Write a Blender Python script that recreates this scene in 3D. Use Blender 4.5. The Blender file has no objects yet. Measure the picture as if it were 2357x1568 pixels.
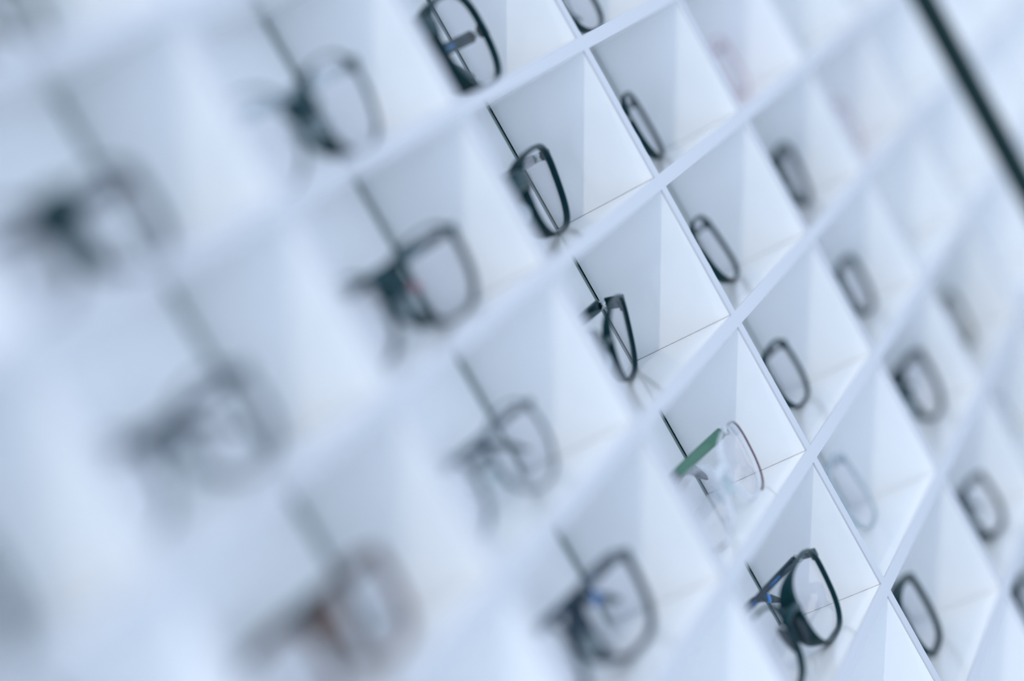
import bpy, bmesh, math, random
from mathutils import Vector, Matrix
random.seed(4)
scn = bpy.context.scene
col = scn.collection
S = 0.085                # one row pitch in metres
Z0 = 1.547               # height of the grid origin above the floor
D = 0.7567               # cell depth in row pitches
W = 2.0742               # column pitch in row pitches
CX = {k: k * W for k in range(-6, 11)}
CX.update({-3: -6.2536, -2: -4.1653, -1: -2.0428, 1: 2.0739, 2: 4.1009})
C0, C1 = -5, 9           # first and last divider
R0, R1 = -3, 10          # first and last shelf row
TH = 0.088               # board thickness

def world(x, y, z):
    return Vector((x * S, y * S, Z0 + z * S))

# ------------------------------------------------------------------ materials
def mat(name, color, rough=0.5, metal=0.0, spec=0.5, coat=0.0, noise=0.0, trans=0.0, alpha=1.0, ior=1.45):
    m = bpy.data.materials.new(name); m.use_nodes = True
    nt = m.node_tree; b = nt.nodes['Principled BSDF']
    b.inputs['Base Color'].default_value = (*color, 1)
    b.inputs['Roughness'].default_value = rough
    b.inputs['Metallic'].default_value = metal
    b.inputs['Specular IOR Level'].default_value = spec
    b.inputs['Coat Weight'].default_value = coat
    b.inputs['Coat Roughness'].default_value = 0.08
    b.inputs['Transmission Weight'].default_value = trans
    b.inputs['Alpha'].default_value = alpha
    b.inputs['IOR'].default_value = ior
    if noise:
        tc = nt.nodes.new('ShaderNodeTexCoord'); n = nt.nodes.new('ShaderNodeTexNoise')
        n.inputs['Scale'].default_value = 60; n.inputs['Detail'].default_value = 4
        mx = nt.nodes.new('ShaderNodeMix'); mx.data_type = 'RGBA'
        mx.inputs[6].default_value = (*color, 1)
        mx.inputs[7].default_value = (*[c * (1 - noise) for c in color], 1)
        nt.links.new(tc.outputs['Object'], n.inputs['Vector'])
        nt.links.new(n.outputs['Fac'], mx.inputs[0])
        nt.links.new(mx.outputs[2], b.inputs['Base Color'])
    return m

def lens_mat(name, tint, coatcol, strength):
    m = bpy.data.materials.new(name); m.use_nodes = True
    nt = m.node_tree; nt.nodes.clear()
    out = nt.nodes.new('ShaderNodeOutputMaterial')
    tr = nt.nodes.new('ShaderNodeBsdfTransparent'); tr.inputs[0].default_value = (*tint, 1)
    gl = nt.nodes.new('ShaderNodeBsdfGlossy'); gl.inputs[0].default_value = (*coatcol, 1)
    gl.inputs['Roughness'].default_value = 0.02
    fr = nt.nodes.new('ShaderNodeLayerWeight'); fr.inputs['Blend'].default_value = 0.5
    pw = nt.nodes.new('ShaderNodeMath'); pw.operation = 'POWER'; pw.inputs[1].default_value = 4.0
    mu = nt.nodes.new('ShaderNodeMath'); mu.operation = 'MULTIPLY_ADD'; mu.inputs[1].default_value = strength; mu.inputs[2].default_value = 0.02
    mx = nt.nodes.new('ShaderNodeMixShader')
    nt.links.new(fr.outputs['Facing'], pw.inputs[0]); nt.links.new(pw.outputs[0], mu.inputs[0]); nt.links.new(mu.outputs[0], mx.inputs[0])
    nt.links.new(tr.outputs[0], mx.inputs[1]); nt.links.new(gl.outputs[0], mx.inputs[2])
    nt.links.new(mx.outputs[0], out.inputs[0])
    return m

WHITE = mat('white_laminate', (0.955, 0.96, 0.965), 0.34, spec=0.45, noise=0.02, coat=0.7)
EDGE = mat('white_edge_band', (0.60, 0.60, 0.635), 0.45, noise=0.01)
DARKGAP = mat('dark_backing_and_gap_shade', (0.22, 0.31, 0.30), 0.6)
WALL = mat('wall_paint', (0.7, 0.74, 0.8), 0.8, noise=0.03)
FLOOR = mat('floor_vinyl', (0.55, 0.6, 0.66), 0.4, noise=0.1)
POST = mat('black_powder_coat', (0.004, 0.022, 0.023), 0.5, spec=0.25)
BLACK = mat('black_acetate', (0.002, 0.022, 0.027), 0.27, spec=0.35)
BLACK.node_tree.nodes['Principled BSDF'].inputs['Specular Tint'].default_value = (0.45, 0.95, 1.0, 1)
NAVY = mat('navy_acetate', (0.006, 0.026, 0.045), 0.22)
GREYCLEAR = mat('grey_clear_acetate', (0.52, 0.62, 0.66), 0.15, alpha=0.45)
CLEAR = mat('clear_acetate', (0.86, 0.90, 0.95), 0.08, alpha=0.32)
PINK = mat('pink_clear_acetate', (0.80, 0.62, 0.66), 0.12, alpha=0.5)
SMOKE = mat('smoke_beige_acetate', (0.34, 0.36, 0.37), 0.2, alpha=0.6)
GREEN = mat('green_translucent_acetate', (0.075, 0.21, 0.13), 0.16, alpha=0.9)
STEEL = mat('steel_hinge', (0.55, 0.6, 0.6), 0.22, metal=1.0)
BLUE = mat('blue_print_and_glint', (0.008, 0.24, 0.72), 0.18)  # blue marks, and blue glints painted as solid colour on temple tips
CYAN = mat('turquoise_glint', (0.01, 0.35, 0.42), 0.2)  # turquoise glint put into the colour
PINKP = mat('pink_glint', (0.55, 0.25, 0.30), 0.3)  # pink glint put into the temple tip colour
BROWN = mat('brown_tortoise_acetate', (0.16, 0.075, 0.05), 0.2, noise=0.6)
GUN = mat('gunmetal_rim', (0.09, 0.12, 0.14), 0.25, metal=0.6)
PLUM = mat('plum_metal_rim', (0.10, 0.03, 0.05), 0.25, metal=0.3)
OLIVE = mat('olive_acetate', (0.10, 0.12, 0.08), 0.25)
PAD = mat('nose_pad_silicone', (0.55, 0.66, 0.70), 0.2, alpha=0.6)
PADDK = mat('dark_nose_pad', (0.008, 0.022, 0.03), 0.25)
LENS = lens_mat('coated_lens', (0.995, 0.99, 0.995), (0.97, 0.95, 1.0), 0.22)

# ------------------------------------------------------------------ mesh helpers
def link(name, verts, faces, m, parent=None, smooth=True):
    me = bpy.data.meshes.new(name)
    me.from_pydata([tuple(v) for v in verts], [], faces); me.update()
    me.materials.append(m)
    if smooth:
        for p in me.polygons: p.use_smooth = True
    o = bpy.data.objects.new(name, me); col.objects.link(o)
    if parent: o.parent = parent
    return o

class MB:
    def __init__(s): s.v = []; s.f = []
    def box(s, a, b):
        n = len(s.v); x0, y0, z0 = a; x1, y1, z1 = b
        s.v += [(x0, y0, z0), (x1, y0, z0), (x1, y1, z0), (x0, y1, z0), (x0, y0, z1), (x1, y0, z1), (x1, y1, z1), (x0, y1, z1)]
        s.f += [[n + i for i in q] for q in ((0, 3, 2, 1), (4, 5, 6, 7), (0, 1, 5, 4), (1, 2, 6, 5), (2, 3, 7, 6), (3, 0, 4, 7))]
    def loft(s, secs, closed=False):
        n0 = len(s.v); k = len(secs[0])
        for q in secs: s.v += [tuple(p) for p in q]
        m = len(secs)
        for i in range(m if closed else m - 1):
            a = n0 + i * k; b = n0 + ((i + 1) % m) * k
            for j in range(k):
                s.f.append([a + j, a + (j + 1) % k, b + (j + 1) % k, b + j])
        if not closed:
            s.f.append([n0 + j for j in range(k)][::-1]); s.f.append([n0 + (m - 1) * k + j for j in range(k)])
    def build(s, name, m, parent=None, smooth=False):
        return link(name, s.v, s.f, m, parent, smooth)

def rounded(w, h, b=0.3):
    """cross-section of 12 points, w by h, corners rounded"""
    r = min(w, h) * b; pts = []
    for sx, sy, a0 in ((1, 1, 0), (-1, 1, 90), (-1, -1, 180), (1, -1, 270)):
        for a in (0, 45, 90):
            t = math.radians(a0 + a)
            pts.append((sx * (w / 2 - r) + r * math.cos(t), sy * (h / 2 - r) + r * math.sin(t)))
    return pts

def sweep(path, sizes, up=Vector((0, 0, 1)), b=0.3, M=None):
    """loft rounded sections along a path of points; sizes = (thickness across, height along up)"""
    secs = []
    for i, p in enumerate(path):
        t = (path[min(i + 1, len(path) - 1)] - path[max(i - 1, 0)]).normalized()
        side = t.cross(up).normalized(); u = side.cross(t).normalized()
        secs.append([p + side * a + u * c for a, c in rounded(*sizes[i], b)])
    return secs

def smoothpath(pts, n):
    """Catmull-Rom through points"""
    P = [pts[0]] + list(pts) + [pts[-1]]; out = []
    for i in range(1, len(P) - 2):
        for k in range(n):
            t = k / n; a, b, c, d = P[i - 1], P[i], P[i + 1], P[i + 2]
            out.append(0.5 * ((2 * b) + (c - a) * t + (2 * a - 5 * b + 4 * c - d) * t * t + (3 * b - a - 3 * c + d) * t ** 3))
    out.append(pts[-1]); return out

def lerp_list(vals, n):
    out = []
    for i in range(len(vals) - 1):
        for k in range(n):
            t = k / n; out.append(tuple(a + (b - a) * t for a, b in zip(vals[i], vals[i + 1])))
    out.append(vals[-1]); return out

def tag(o, label, cat, group=None):
    o['label'] = label; o['category'] = cat
    if group: o['group'] = group

# ------------------------------------------------------------------ the display shelf
unit = bpy.data.objects.new('display_shelf', None); col.objects.link(unit)
unit.location = world(CX[C0], 0, -R1 - TH / 2)
tag(unit, 'white glossy grid display shelf of open cells holding eyeglasses', 'display shelf')
UO = Vector(unit.location)
def ubox(mb, a, b):
    A = world(*a) - UO; B = world(*b) - UO
    mb.box(A, B)
h = TH / 2
XA, XB = CX[C0] - h, CX[C1] + h
for j in range(R0, R1 + 1):
    mb = MB()
    ubox(mb, (XA, 0.013, -j - h), (XB, D + 0.03, -j + h))
    ubox(mb, (XA, 0.008, -j - h + 0.006), (XB, 0.014, -j + h - 0.006))
    sh = mb.build('shelf_board', WHITE, unit)
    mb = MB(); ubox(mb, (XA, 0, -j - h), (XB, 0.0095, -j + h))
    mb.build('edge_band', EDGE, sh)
for k in range(C0, C1 + 1):
    mb = MB(); me = MB(); x = CX[k]
    for j in range(R0, R1):
        t, b = -j - h - 0.0005, -j - 1 + h + 0.002
        ubox(mb, (x - h, 0.013, b), (x + h, D - 0.004, t))
        ubox(mb, (x - h + 0.006, 0.008, b), (x + h - 0.006, 0.014, t))
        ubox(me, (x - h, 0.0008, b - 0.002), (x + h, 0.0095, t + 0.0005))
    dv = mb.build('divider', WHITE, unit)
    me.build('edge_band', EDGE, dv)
for k in range(C0, C1):
    mb = MB()
    for j in range(R0, R1):
        ubox(mb, (CX[k] + h - 0.02, D, -j - 1 + h), (CX[k + 1] - h - 0.048, D + 0.02, -j - h))
    mb.build('back_panel', WHITE, unit)
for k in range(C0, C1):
    mb = MB(); ubox(mb, (CX[k + 1] - h - 0.05, D + 0.006, -R1), (CX[k + 1] - h, D + 0.019, -R0)); mb.build('gap_shade_strip', DARKGAP, unit)  # fills the open slit; its dark colour stands for the shade inside
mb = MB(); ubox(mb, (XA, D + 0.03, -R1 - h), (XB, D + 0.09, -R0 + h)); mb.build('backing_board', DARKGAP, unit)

# ------------------------------------------------------------------ wall, floor
def struct(name, mb, m):
    o = mb.build(name, m); o['kind'] = 'structure'; return o
mb = MB(); mb.box((-3, (D + 0.09) * S, 0), (3.2, (D + 0.09) * S + 0.1, 2.8)); struct('wall_back', mb, WALL)
mb = MB(); mb.box((-3, -2.6, -0.1), (3.2, (D + 0.09) * S + 0.1, 0)); struct('floor', mb, FLOOR)

# ------------------------------------------------------------------ black post
post = bpy.data.objects.new('post', None); col.objects.link(post)
pp = world(5.80, -0.672, 0); post.location = (pp.x, pp.y, 0)
tag(post, 'slim black vertical post standing in front of the white shelf at right', 'post')
mb = MB()
secs = []
for z in (0.0, 0.01, 2.59, 2.6):
    r = 0.0130 if z in (0.0, 2.6) else 0.0145
    secs.append([Vector((a, c, z)) for a, c in rounded(r, r * 1.2, 0.3)])
mb.loft(secs); mb.build('pole', POST, post, True)
mb = MB()
secs = []
for z, r in ((0, 0.05), (0.005, 0.05), (0.008, 0.046)):
    secs.append([Vector((r * math.cos(t * math.pi / 16), r * math.sin(t * math.pi / 16), z)) for t in range(32)])
mb.loft(secs); mb.build('base_plate', POST, post, True)

# ------------------------------------------------------------------ eyeglasses (millimetres, then scaled)
MM = 0.001
def outline(st, t, inset=0.0):
    LW, LH, n, k, BR = st['LW'], st['LH'], st['n'], st['k'], st['BR']
    c, s = math.cos(t), math.sin(t)
    a, b = LW / 2 - inset, LH / 2 - inset
    z = math.copysign(abs(s) ** (2 / n), s) * b
    x = math.copysign(abs(c) ** (2 / n), c) * a * (1 + k * z / (LH / 2))
    return x + BR / 2 + LW / 2, z + LH / 2

def wrap(x): return x * x / 600.0

def rim_sections(st, sgn, t0=0.0, t1=2 * math.pi, N=96, thick=None, dp=None, closed=True):
    secs = []
    tw = thick or st['t']
    for i in range(N if closed else N + 1):
        t = t0 + (t1 - t0) * i / N
        xo, zo = outline(st, t); xi, zi = outline(st, t, tw * (1 + (st['heavy'] if zo > st['LH'] * 0.5 else 0)))
        nasal = max(0.0, -math.cos(t - 0.2)) ** st['nexp']
        d = (dp or st['d']) + (st['nasal'] if sgn > 0 else st['nasal_l']) * nasal
        dx, dz = xi - xo, zi - zo
        sec = []
        for u, v in ((0.0, 0.15), (0.12, 0.0), (0.88, 0.0), (1.0, 0.12), (1.0, 0.88), (0.88, 1.0), (0.12, 1.0), (0.0, 0.85)):
            x = xo + dx * u; z = zo + dz * u
            sec.append(Vector((sgn * x, wrap(x) + (v * d - st['d'] * 0.4), z)) * MM)
        secs.append(sec if sgn > 0 else sec[::-1])
    return secs

def temple(st, sgn, ang, root, first):
    """folded temple: hinge at the outer end, running inwards behind the front"""
    LW, LH, BR = st['LW'], st['LH'], st['BR']
    xo = BR / 2 + LW * (1 + st['k'] * 0.6 / 2) + 1.5
    hz = LH * st['hz']; hy = wrap(xo) + st['ep'] + 3.3
    L = st['L']; a = math.radians(ang)
    dirx = Vector((-sgn * math.cos(a), math.sin(a), 0))
    base = Vector((sgn * xo, hy, hz))
    pts = [base + dirx * s + Vector((0, 0, z)) for s, z in ((1.5, 0), (L * .25, 0), (L * .5, -0.5), (L * .68, -2), (L * .8, -6), (L * .9, -12), (L, -19.5))]
    pts = [Vector((p.x, p.y, max(p.z, st['th'] * .55 + .3))) for p in pts]
    sz = [(2.4, st['th']), (2.0, st['th'] * .95), (1.8, st['th'] * .85), (1.8, st['th'] * .85), (2.2, st['th'] * 1.0), (2.3, st['th'] * 1.15), (1.2, st['th'] * .5)]
    n = 6
    P = smoothpath(pts, n); Z = lerp_list(sz, n)
    P = [p * MM for p in P]; Z = [(q[0] * MM, q[1] * MM) for q in Z]
    cut = int(len(P) * 0.66)
    mb = MB(); mb.loft(sweep(P[:cut + 1], Z[:cut + 1]))
    left = sgn < 0 and 'temple_l' in st
    tm = mb.build('temple', st['temple_l'] if left else st['temple'], root, True)
    mb = MB(); mb.loft(sweep(P[cut:], Z[cut:], b=.45)); tp = mb.build('temple_tip', st['tip'], tm, True)
    if st['tip'] is not st['temple']: tp['label'] = st.get('tiplab', 'darker temple tip')
    if left: tm['label'] = 'dark blue temple'
    elif st['temple'] is not st['frame'] and st.get('temlab'): tm['label'] = st['temlab']
    if st.get('mark'):  # coloured band: a real mark on some pairs, a painted glint on others
        i0 = cut + 3
        Zm = [(q[0] * 1.12, q[1] * 1.04) for q in Z]
        mb = MB(); mb.loft(sweep(P[i0:i0 + 3], Zm[i0:i0 + 3], b=.45)); mk = mb.build('print_and_painted_glint', st['mark'], tm, True)
        mk['label'] = st.get('marklab', 'bright blue mark or painted glint')
        mb = MB()
        for q in ((4, 6), (9, 10)):
            mb.loft(sweep(P[q[0]:q[1] + 1], [(z[0] * 1.08, z[1] * .18) for z in Z[q[0]:q[1] + 1]]))
        mb.build('side_inlay', st['mark'], tm, True)
    # hinge: three small knuckles
    mb = MB()
    for q in (-1.7, 0, 1.7):
        secs = []
        for zz, r in ((-.75, .9), (-.6, 1.05), (.6, 1.05), (.75, .9)):
            secs.append([(base + Vector((-sgn * .6 + r * math.cos(k * math.pi / 6), -1.0 + r * math.sin(k * math.pi / 6), q + zz))) * MM for k in range(12)])
        mb.loft(secs)
    mb.box(tuple((base + Vector((-sgn * 1.6 - .9, -4.5, -2))) * MM), tuple((base + Vector((-sgn * 1.6 + .9, -.8, 2))) * MM))
    mb.build('hinge', STEEL, root, True)['label'] = 'small steel hinge'

def eyeglasses(cell, x, y, yaw, tilt, style, label, LW=53.5, LH=42, n=2.7, k=.08):
    st = dict(LW=LW, LH=LH, n=n, k=k, BR=16, t=1.8, nasal_l=1.0, nexp=1.5, bz=.66, ep=6.2, pads=1.0, d=3.8, nasal=5.0, heavy=.35, th=5.2, L=128, hz=.80, frame=BLACK, temple=BLACK, tip=BLACK, pad=PAD, rimless=False)
    st.update(style)
    root = bpy.data.objects.new('eyeglasses', None); col.objects.link(root)
    tag(root, label, 'glasses', 'eyeglasses displayed in the white cells')
    LW, LH, BR = st['LW'], st['LH'], st['BR']
    # the front: two rims, bridge and end pieces in one mesh
    mb = MB()
    for sgn in (-1, 1): mb.loft(rim_sections(st, sgn), closed=True)
    bz = LH * st['bz']
    xs = BR / 2 + 1.8
    pth = [Vector((-xs, 1.0, bz - 1.5)), Vector((-xs * .55, .2, bz + .8)), Vector((0, 0, bz + 1.6)), Vector((xs * .55, .2, bz + .8)), Vector((xs, 1.0, bz - 1.5))]
    bh = st.get('bridge', 4.5)
    P = [p * MM for p in smoothpath(pth, 4)]
    mb.loft(sweep(P, [(st.get('bd', 4.0) * MM, bh * MM)] * len(P), b=.3))
    for sgn in (-1, 1):
        xo = BR / 2 + LW * (1 + st['k'] * .6 / 2)
        hz = LH * st['hz']
        pth = [Vector((sgn * (xo - 3.2), wrap(xo) + .6, hz)), Vector((sgn * (xo - .3), wrap(xo) + .7, hz + .2)), Vector((sgn * (xo + 2.1), wrap(xo) + 2.6, hz + .1)), Vector((sgn * (xo + 2.9), wrap(xo) + st['ep'], hz))]
        P = [p * MM for p in smoothpath(pth, 4)]
        Z = lerp_list([(3.2, st['th'] * 1.25), (3.2, st['th'] * 1.2), (3.0, st['th']), (2.6, st['th'] * .95)], 4)
        mb.loft(sweep(P, [(a * MM, b * MM) for a, b in Z], b=.25))
    fr = mb.build('frame_front', st['frame'], root, True)
    if st.get('browbar'):
        for sgn in (-1, 1):
            mb = MB(); s2 = dict(st); s2['t'] = st['t'] * 1.02
            mb.loft(rim_sections(s2, sgn, *st['browspan'], N=40, thick=.5, dp=st['d'] * .4, closed=False))
            bb = mb.build('rim_wire', st['browbar'], fr, True); bb['label'] = 'thin dark plum line along the rim'
            bb.location = (0, -.0012, 0)
    for sgn in (-1, 1):
        N = 64; v = []; f = []
        rings = (1.0, .8, .6, .4, .2)
        for side in (0, 1):
            for r in rings:
                for i in range(N):
                    t = 2 * math.pi * i / N
                    xx, zz = outline(st, t, st['t'] * .7)
                    cx, cz = BR / 2 + LW / 2, LH / 2
                    X = cx + (xx - cx) * r; Z = cz + (zz - cz) * r
                    v.append(Vector((sgn * X, wrap(X) + .3 + side * 1.3 - (1 - r * r) * 1.2, Z)) * MM)
            v.append(Vector((sgn * (BR / 2 + LW / 2), wrap(BR / 2 + LW / 2) + .3 + side * 1.3 - 1.2, LH / 2)) * MM)
        K = N * len(rings) + 1
        for side in (0, 1):
            o = side * K
            for q in range(len(rings) - 1):
                for i in range(N):
                    a = o + q * N + i; b_ = o + q * N + (i + 1) % N
                    F = [a, b_, b_ + N, a + N]
                    f.append(F if side == 0 else F[::-1])
            for i in range(N):
                a = o + (len(rings) - 1) * N + i; b_ = o + (len(rings) - 1) * N + (i + 1) % N
                F = [a, b_, o + K - 1]; f.append(F if side == 0 else F[::-1])
        for i in range(N):
            f.append([i, K + i, K + (i + 1) % N, (i + 1) % N])
        ln = link('lens', v, f, LENS, root)
        bm = bmesh.new(); bm.from_mesh(ln.data); bmesh.ops.recalc_face_normals(bm, faces=bm.faces)
        for e in bm.edges: e.smooth = len(e.link_faces) < 2 or e.calc_face_angle() < 0.6
        bm.to_mesh(ln.data); bm.free()
    for sgn in (-1, 1):      # nose pads
        v = []; f = []
        cx = BR / 2 - .6; n1, n2 = 12, 8
        base = Vector((sgn * cx, 4.6, LH * .42))
        for a in range(n2 + 1):
            ph = math.pi * a / n2
            for b_ in range(n1):
                th = 2 * math.pi * b_ / n1
                p = st['pads'] * Vector((1.3 * math.sin(ph) * math.cos(th), 2.9 * math.sin(ph) * math.sin(th), 6.0 * math.cos(ph)))
                p = Matrix.Rotation(sgn * math.radians(24), 3, 'Z') @ (Matrix.Rotation(-sgn * math.radians(-14), 3, 'Y') @ p)
                v.append((base + p) * MM)
        for a in range(n2):
            for b_ in range(n1):
                f.append([a * n1 + b_, a * n1 + (b_ + 1) % n1, (a + 1) * n1 + (b_ + 1) % n1, (a + 1) * n1 + b_])
        link('nose_pad', v, f, st['pad'], root)['label'] = 'small nose pad'
    # stand it on the shelf: lowest rim point touches the board
    R = Matrix.Rotation(yaw, 3, 'Z') @ Matrix.Rotation(-tilt, 3, 'X')
    lo = min((R @ p).z for s in rim_sections(st, 1) for p in s)
    X0 = (CX[cell[0]] + CX[cell[0] + 1]) / 2
    T = world(X0 + x, y, -(cell[1] + 1) + h) - Vector((0, 0, lo))
    # keep hinges and folded temples inside the cell: fold them flatter, else stand the pair further forward
    xo = BR / 2 + LW * (1 + st['k'] * .3) + 1.5
    lim = D * S - .0035
    def reach(sgn, ang):
        a = math.radians(ang)
        return max((T + R @ (Vector((sgn * xo - sgn * math.cos(a) * q, wrap(xo) + st['ep'] + 3.3 + math.sin(a) * q, LH * st['hz'] + dz)) * MM)).y
                   for q, dz in ((0, 4), (st['L'] * .7, 1), (st['L'], -12)))
    T.y -= max(0, max(reach(1, 1.0), reach(-1, 1.0)) - lim)
    root.matrix_world = Matrix.Translation(T) @ R.to_4x4()
    for sgn, ang in ((1, st.get('fold', (11, 3))[0]), (-1, st.get('fold', (11, 3))[1])):
        while ang > 1.0 and reach(sgn, ang) > lim: ang -= .5
        temple(st, sgn, max(ang, 1.0), root, True)
    return root

thin = dict(t=1.6, d=2.8, nasal=3.5, heavy=.2, th=4.6)
# the sharp column, top to bottom
eyeglasses((-1, 0), -.19, .37, -.14, -.02, dict(mark=BLUE, t=2.0, nasal=11, nexp=.6, pads=1.4, pad=PADDK, fold=(6, 4), heavy=.3, bridge=12, bd=8, bz=.75, hz=.52, th=6.8), 'thick black rimmed eyeglasses with blue glinting temple tip at the top edge', 55, 53, 2.7, .10)
eyeglasses((-1, 1), .052, .50, -.03, -.16, dict(temple=SMOKE, tip=SMOKE, mark=BLUE, temlab='translucent smoke temple', fold=(3, 2), L=120, nasal=7.5, nexp=.9, t=1.6, bridge=11, bd=8, bz=.74), 'black oval rimmed eyeglasses with smoky see-through temples, sharp, above the V-shaped pair', 55.3, 47.7, 3.0, .12)
eyeglasses((-1, 2), -.032, .50, .06, -.29, dict(t=1.3, d=3.0, nasal=3, frame=BLACK, th=7.0, ep=11, fold=(3, 2), L=116, bridge=3.5, heavy=.1), 'dark teal-black eyeglasses with narrow upright lens and steel hinge, middle of the sharp column', 54.9, 43.5, 2.9, .11)
eyeglasses((-1, 3), .023, .177, .01, -.02, dict(frame=CLEAR, temple=GREEN, tip=NAVY, temlab='green translucent temple', tiplab='dark blue temple tip', t=1.5, d=2.6, nasal=2.0, heavy=0, browbar=PLUM, temple_l=NAVY, browspan=(-1.5, 1.5), fold=(21, 9), th=6.5), 'clear rimmed eyeglasses with green translucent temple', 52.9, 39.6, 2.57, .07)
eyeglasses((-1, 4), -.07, .20, -.12, -.04, dict(frame=BLACK, temple=NAVY, tip=BLACK, mark=BLUE, pad=PADDK, pads=1.6, nexp=1.2, fold=(20, 8), t=1.25, d=3.0, nasal=9, nasal_l=.5, th=4.4, ep=10, heavy=.2), 'dark rimmed eyeglasses with wide folded temples, lowest of the sharp column', 53.7, 46.2, 2.9, .10)
# first column right of the sharp edges
eyeglasses((0, 0), -.067, .440, -.10, .05, dict(thin), 'thin black rimmed eyeglasses cut by the top edge, right of the blue-tipped pair', 53, 38.6, 2.54)
eyeglasses((0, 1), .07, .420, .10, .02, dict(thin), 'thin dark rimmed eyeglasses with slim oval lens, highest whole pair right of the sharp edges', 53.3, 44.7, 2.53)
eyeglasses((0, 2), -.011, .384, .01, .10, dict(thin, nasal=4), 'black eyeglasses with pointed heavy lower rim, right of the V-shaped pair', 53.3, 44.2, 2.79)
eyeglasses((0, 3), -.057, .418, -.10, .05, dict(thin, nasal=4, mark=BLUE, temple=BLACK, fold=(4, 9)), 'thin dark eyeglasses with a blue glint at the inner rim, right of the green-templed pair', 53.4, 41.1, 2.82)
eyeglasses((0, 4), -.063, .372, -.04, .10, dict(thin, frame=GREYCLEAR, temple=GREYCLEAR, tip=GREYCLEAR), 'pale grey see-through eyeglasses, right of the lowest sharp pair', 54.4, 47.1, 2.9)
eyeglasses((0, 5), -.134, .392, -.08, .02, dict(t=2.2, nasal=3.6), 'dark green-black rimmed eyeglasses low right, under the pale grey pair', 54.1, 46.4, 3.0)
# second column right
eyeglasses((1, 1), .10, .40, -.05, .03, dict(thin, frame=PINK, temple=PINK, tip=PINK), 'pinkish see-through eyeglasses near the top edge, right of the slim oval pair', 53, 44)
eyeglasses((1, 2), .151, .386, -.02, -.04, dict(t=2.2), 'blurred dark grey eyeglasses with thick top rim, below the pinkish pair', 53.8, 44.8, 2.46, .09)
eyeglasses((1, 3), .14, .39, -.09, .0, dict(frame=BLACK, t=1.9, nasal=4, temple=GREYCLEAR, tip=GREYCLEAR), 'blurred eyeglasses showing one short dark stroke, third down in the second column right', 53, 41)
eyeglasses((1, 4), .125, .398, -.20, -.01, dict(t=1.8, nasal=4), 'blurred round dark eyeglasses, just above the thick black stroke pair near the right edge', 55.7, 47, 2.5, .09)
eyeglasses((1, 5), -.11, .285, -.20, .09, dict(t=1.8, nasal=12, nexp=1.0, heavy=0), 'blurred eyeglasses with the thickest black inner rim, near the right edge', 53.1, 40.2, 2.8)
eyeglasses((1, 6), .05, .35, -.1, .03, dict(t=2.0), 'blurred dark eyeglasses cut by the right edge, low in the picture', 53, 42)
# third column right
eyeglasses((2, 2), .05, .40, -.05, .02, dict(thin, frame=PINK, temple=PINK, tip=PINK), 'very faint pink see-through eyeglasses left of the black post', 53, 42)
eyeglasses((2, 4), .14, .38, -.06, .02, dict(frame=OLIVE, temple=OLIVE, tip=OLIVE, t=1.9), 'blurred grey-green eyeglasses in the far column below the black post', 53, 42)
eyeglasses((2, 5), .05, .42, -.05, .02, dict(thin, frame=GREYCLEAR, temple=GREYCLEAR, tip=GREYCLEAR), 'faint grey see-through eyeglasses at the right edge beyond the thickest black pair', 53, 40)
# first column left
eyeglasses((-2, 0), -.02, .30, -.12, -.1, dict(frame=BLACK, t=1.1, nasal=12, nasal_l=0, nexp=1.3, d=2.4, bridge=8, bd=6, heavy=0, temple=GREYCLEAR, tip=GREYCLEAR, temlab='pale translucent temple', th=5.5, fold=(4, 8)), 'blurred eyeglasses with black lower inner rim and pale outer rim, top left of centre', 53, 46, 2.3)
eyeglasses((-2, 1), .02, .40, -.21, -.08, dict(t=1.2, nasal=12, nasal_l=0, nexp=1.3, heavy=0, bridge=7, bd=6, temple=BLACK, tip=PINKP, mark=CYAN, tiplab='pink temple tip', marklab='turquoise mark', fold=(5, 9)), 'blurred dark eyeglasses with turquoise glint and pink glint on the temple tip', 55.2, 43, 2.52, .06)
eyeglasses((-2, 2), .0, .42, -.15, .03, dict(frame=GUN, t=1.1, d=2.0, nasal=1.5, heavy=0, th=3.6, temple=GUN, tip=BLACK, tiplab='black temple tip'), 'blurred thin gunmetal eyeglasses, centre bottom half, left of the clear pair', 53, 41, 2.3)
eyeglasses((-2, 3), -.08, .40, -.21, -.04, dict(frame=NAVY, t=1.4, nasal=12, nasal_l=0, nexp=1.3, heavy=0, temple=NAVY, tip=BLACK, mark=BLUE), 'blurred blue-black eyeglasses at the bottom edge, left of the lowest sharp pair', 54.3, 43.5, 2.9)
# second column left
eyeglasses((-3, 0), -.20, .22, .0, .0, dict(t=1.3, heavy=.1, nasal=7, bridge=12, bd=9, bz=.8, temple=NAVY, fold=(16, 8), th=7), 'very blurred black eyeglasses forming a dark hook, far left', 54, 40, 3.0)
eyeglasses((-3, 1), -.15, .38, -.15, .05, dict(frame=GUN, t=1.6, d=3.0, nasal=4, temple=NAVY, tip=NAVY), 'very blurred blue-grey eyeglasses, below the dark hook at left', 55, 42, 2.3)
eyeglasses((-3, 2), -.05, .22, .0, .0, dict(frame=BROWN, t=1.5, nasal=6.0, bridge=7, temple=BLACK, tip=BLACK, fold=(20, 9), th=6.5), 'very blurred brown-rimmed eyeglasses with dark temple, lower left', 54, 39, 2.7)
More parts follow.
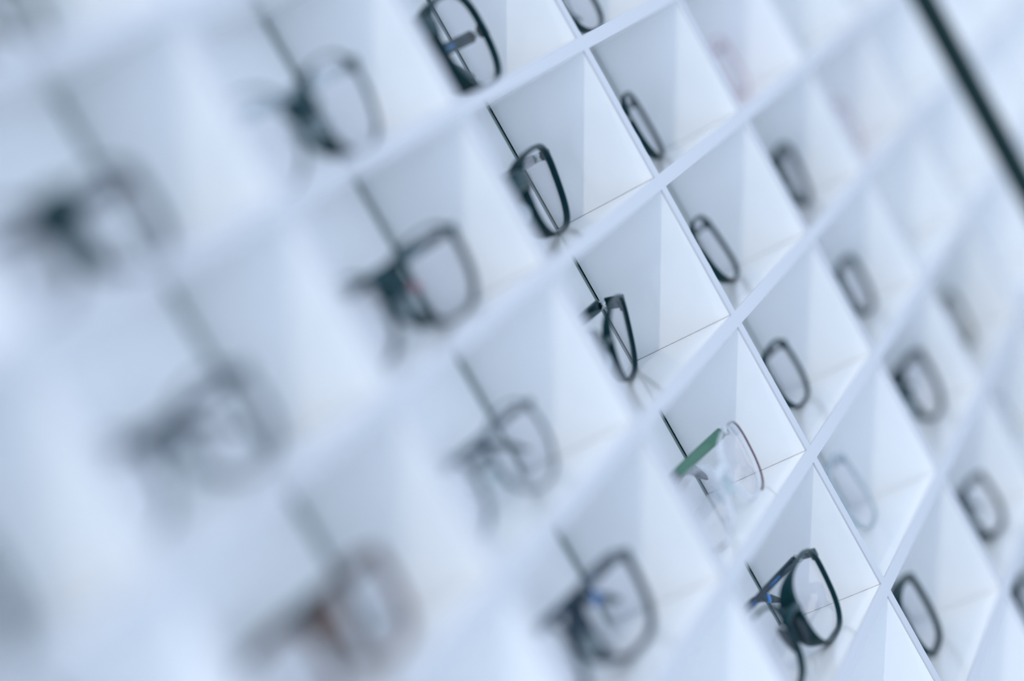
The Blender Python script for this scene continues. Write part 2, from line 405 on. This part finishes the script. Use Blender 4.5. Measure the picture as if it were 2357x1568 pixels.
# at the far left frame edge
eyeglasses((-4, 1), -.20, .25, -.05, .0, dict(), 'dark shapeless blurred eyeglasses on the left edge, lower left corner', 53, 44)
eyeglasses((-3, -1), -.12, .30, -.05, .0, dict(frame=OLIVE, temple=OLIVE, tip=OLIVE), 'very blurred olive eyeglasses in the top left corner', 53, 42)

# ------------------------------------------------------------------ light
def sun(name, d, e, ang, c):
    l = bpy.data.lights.new(name, 'SUN'); l.energy = e; l.angle = math.radians(ang); l.color = c
    o = bpy.data.objects.new(name, l); col.objects.link(o)
    o.rotation_euler = Vector(d).normalized().to_track_quat('-Z', 'Y').to_euler()
    o.location = (0, -1.5, 2.6)
sun('key_light', (.80, .56, -.92), 0.62, 0.8, (1.0, 0.94, 0.84))
sun('overhead_light', (.30, .10, -.92), 0.28, 0.8, (1.0, 0.94, 0.84))
w = bpy.data.worlds.new('World'); scn.world = w; w.use_nodes = True
bg = w.node_tree.nodes['Background']
bg.inputs[0].default_value = (0.645, 0.79, 1.0, 1); bg.inputs[1].default_value = 1.38

# ------------------------------------------------------------------ camera
Rm = ((0.35171010082831167, -0.795962529307412, -0.4926902240900324), (-0.2971409976321042, 0.4041720160417599, -0.8650735280743118), (0.8876977145974505, 0.4506535624926167, -0.094361719522148))
cam = bpy.data.cameras.new('Camera'); co = bpy.data.objects.new('Camera', cam); col.objects.link(co)
cam.sensor_width = 36; cam.lens = 74.7138; cam.clip_start = 0.02
X, Y, Zc = Vector(Rm[0]), -Vector(Rm[1]), -Vector(Rm[2])
M = Matrix((X, Y, Zc)).transposed().to_4x4()
co.matrix_world = Matrix.Translation(world(-12.56492358, -4.90602161, -1.13742407)) @ M
cam.dof.use_dof = True; cam.dof.focus_distance = 13.8 * S; cam.dof.aperture_fstop = 1.5
cam.dof.aperture_blades = 0
scn.camera = co
scn.view_settings.view_transform = 'Standard'; scn.view_settings.look = 'None'
scn.view_settings.gamma = 1; scn.view_settings.exposure = 0.0
scn.view_settings.use_curve_mapping = False
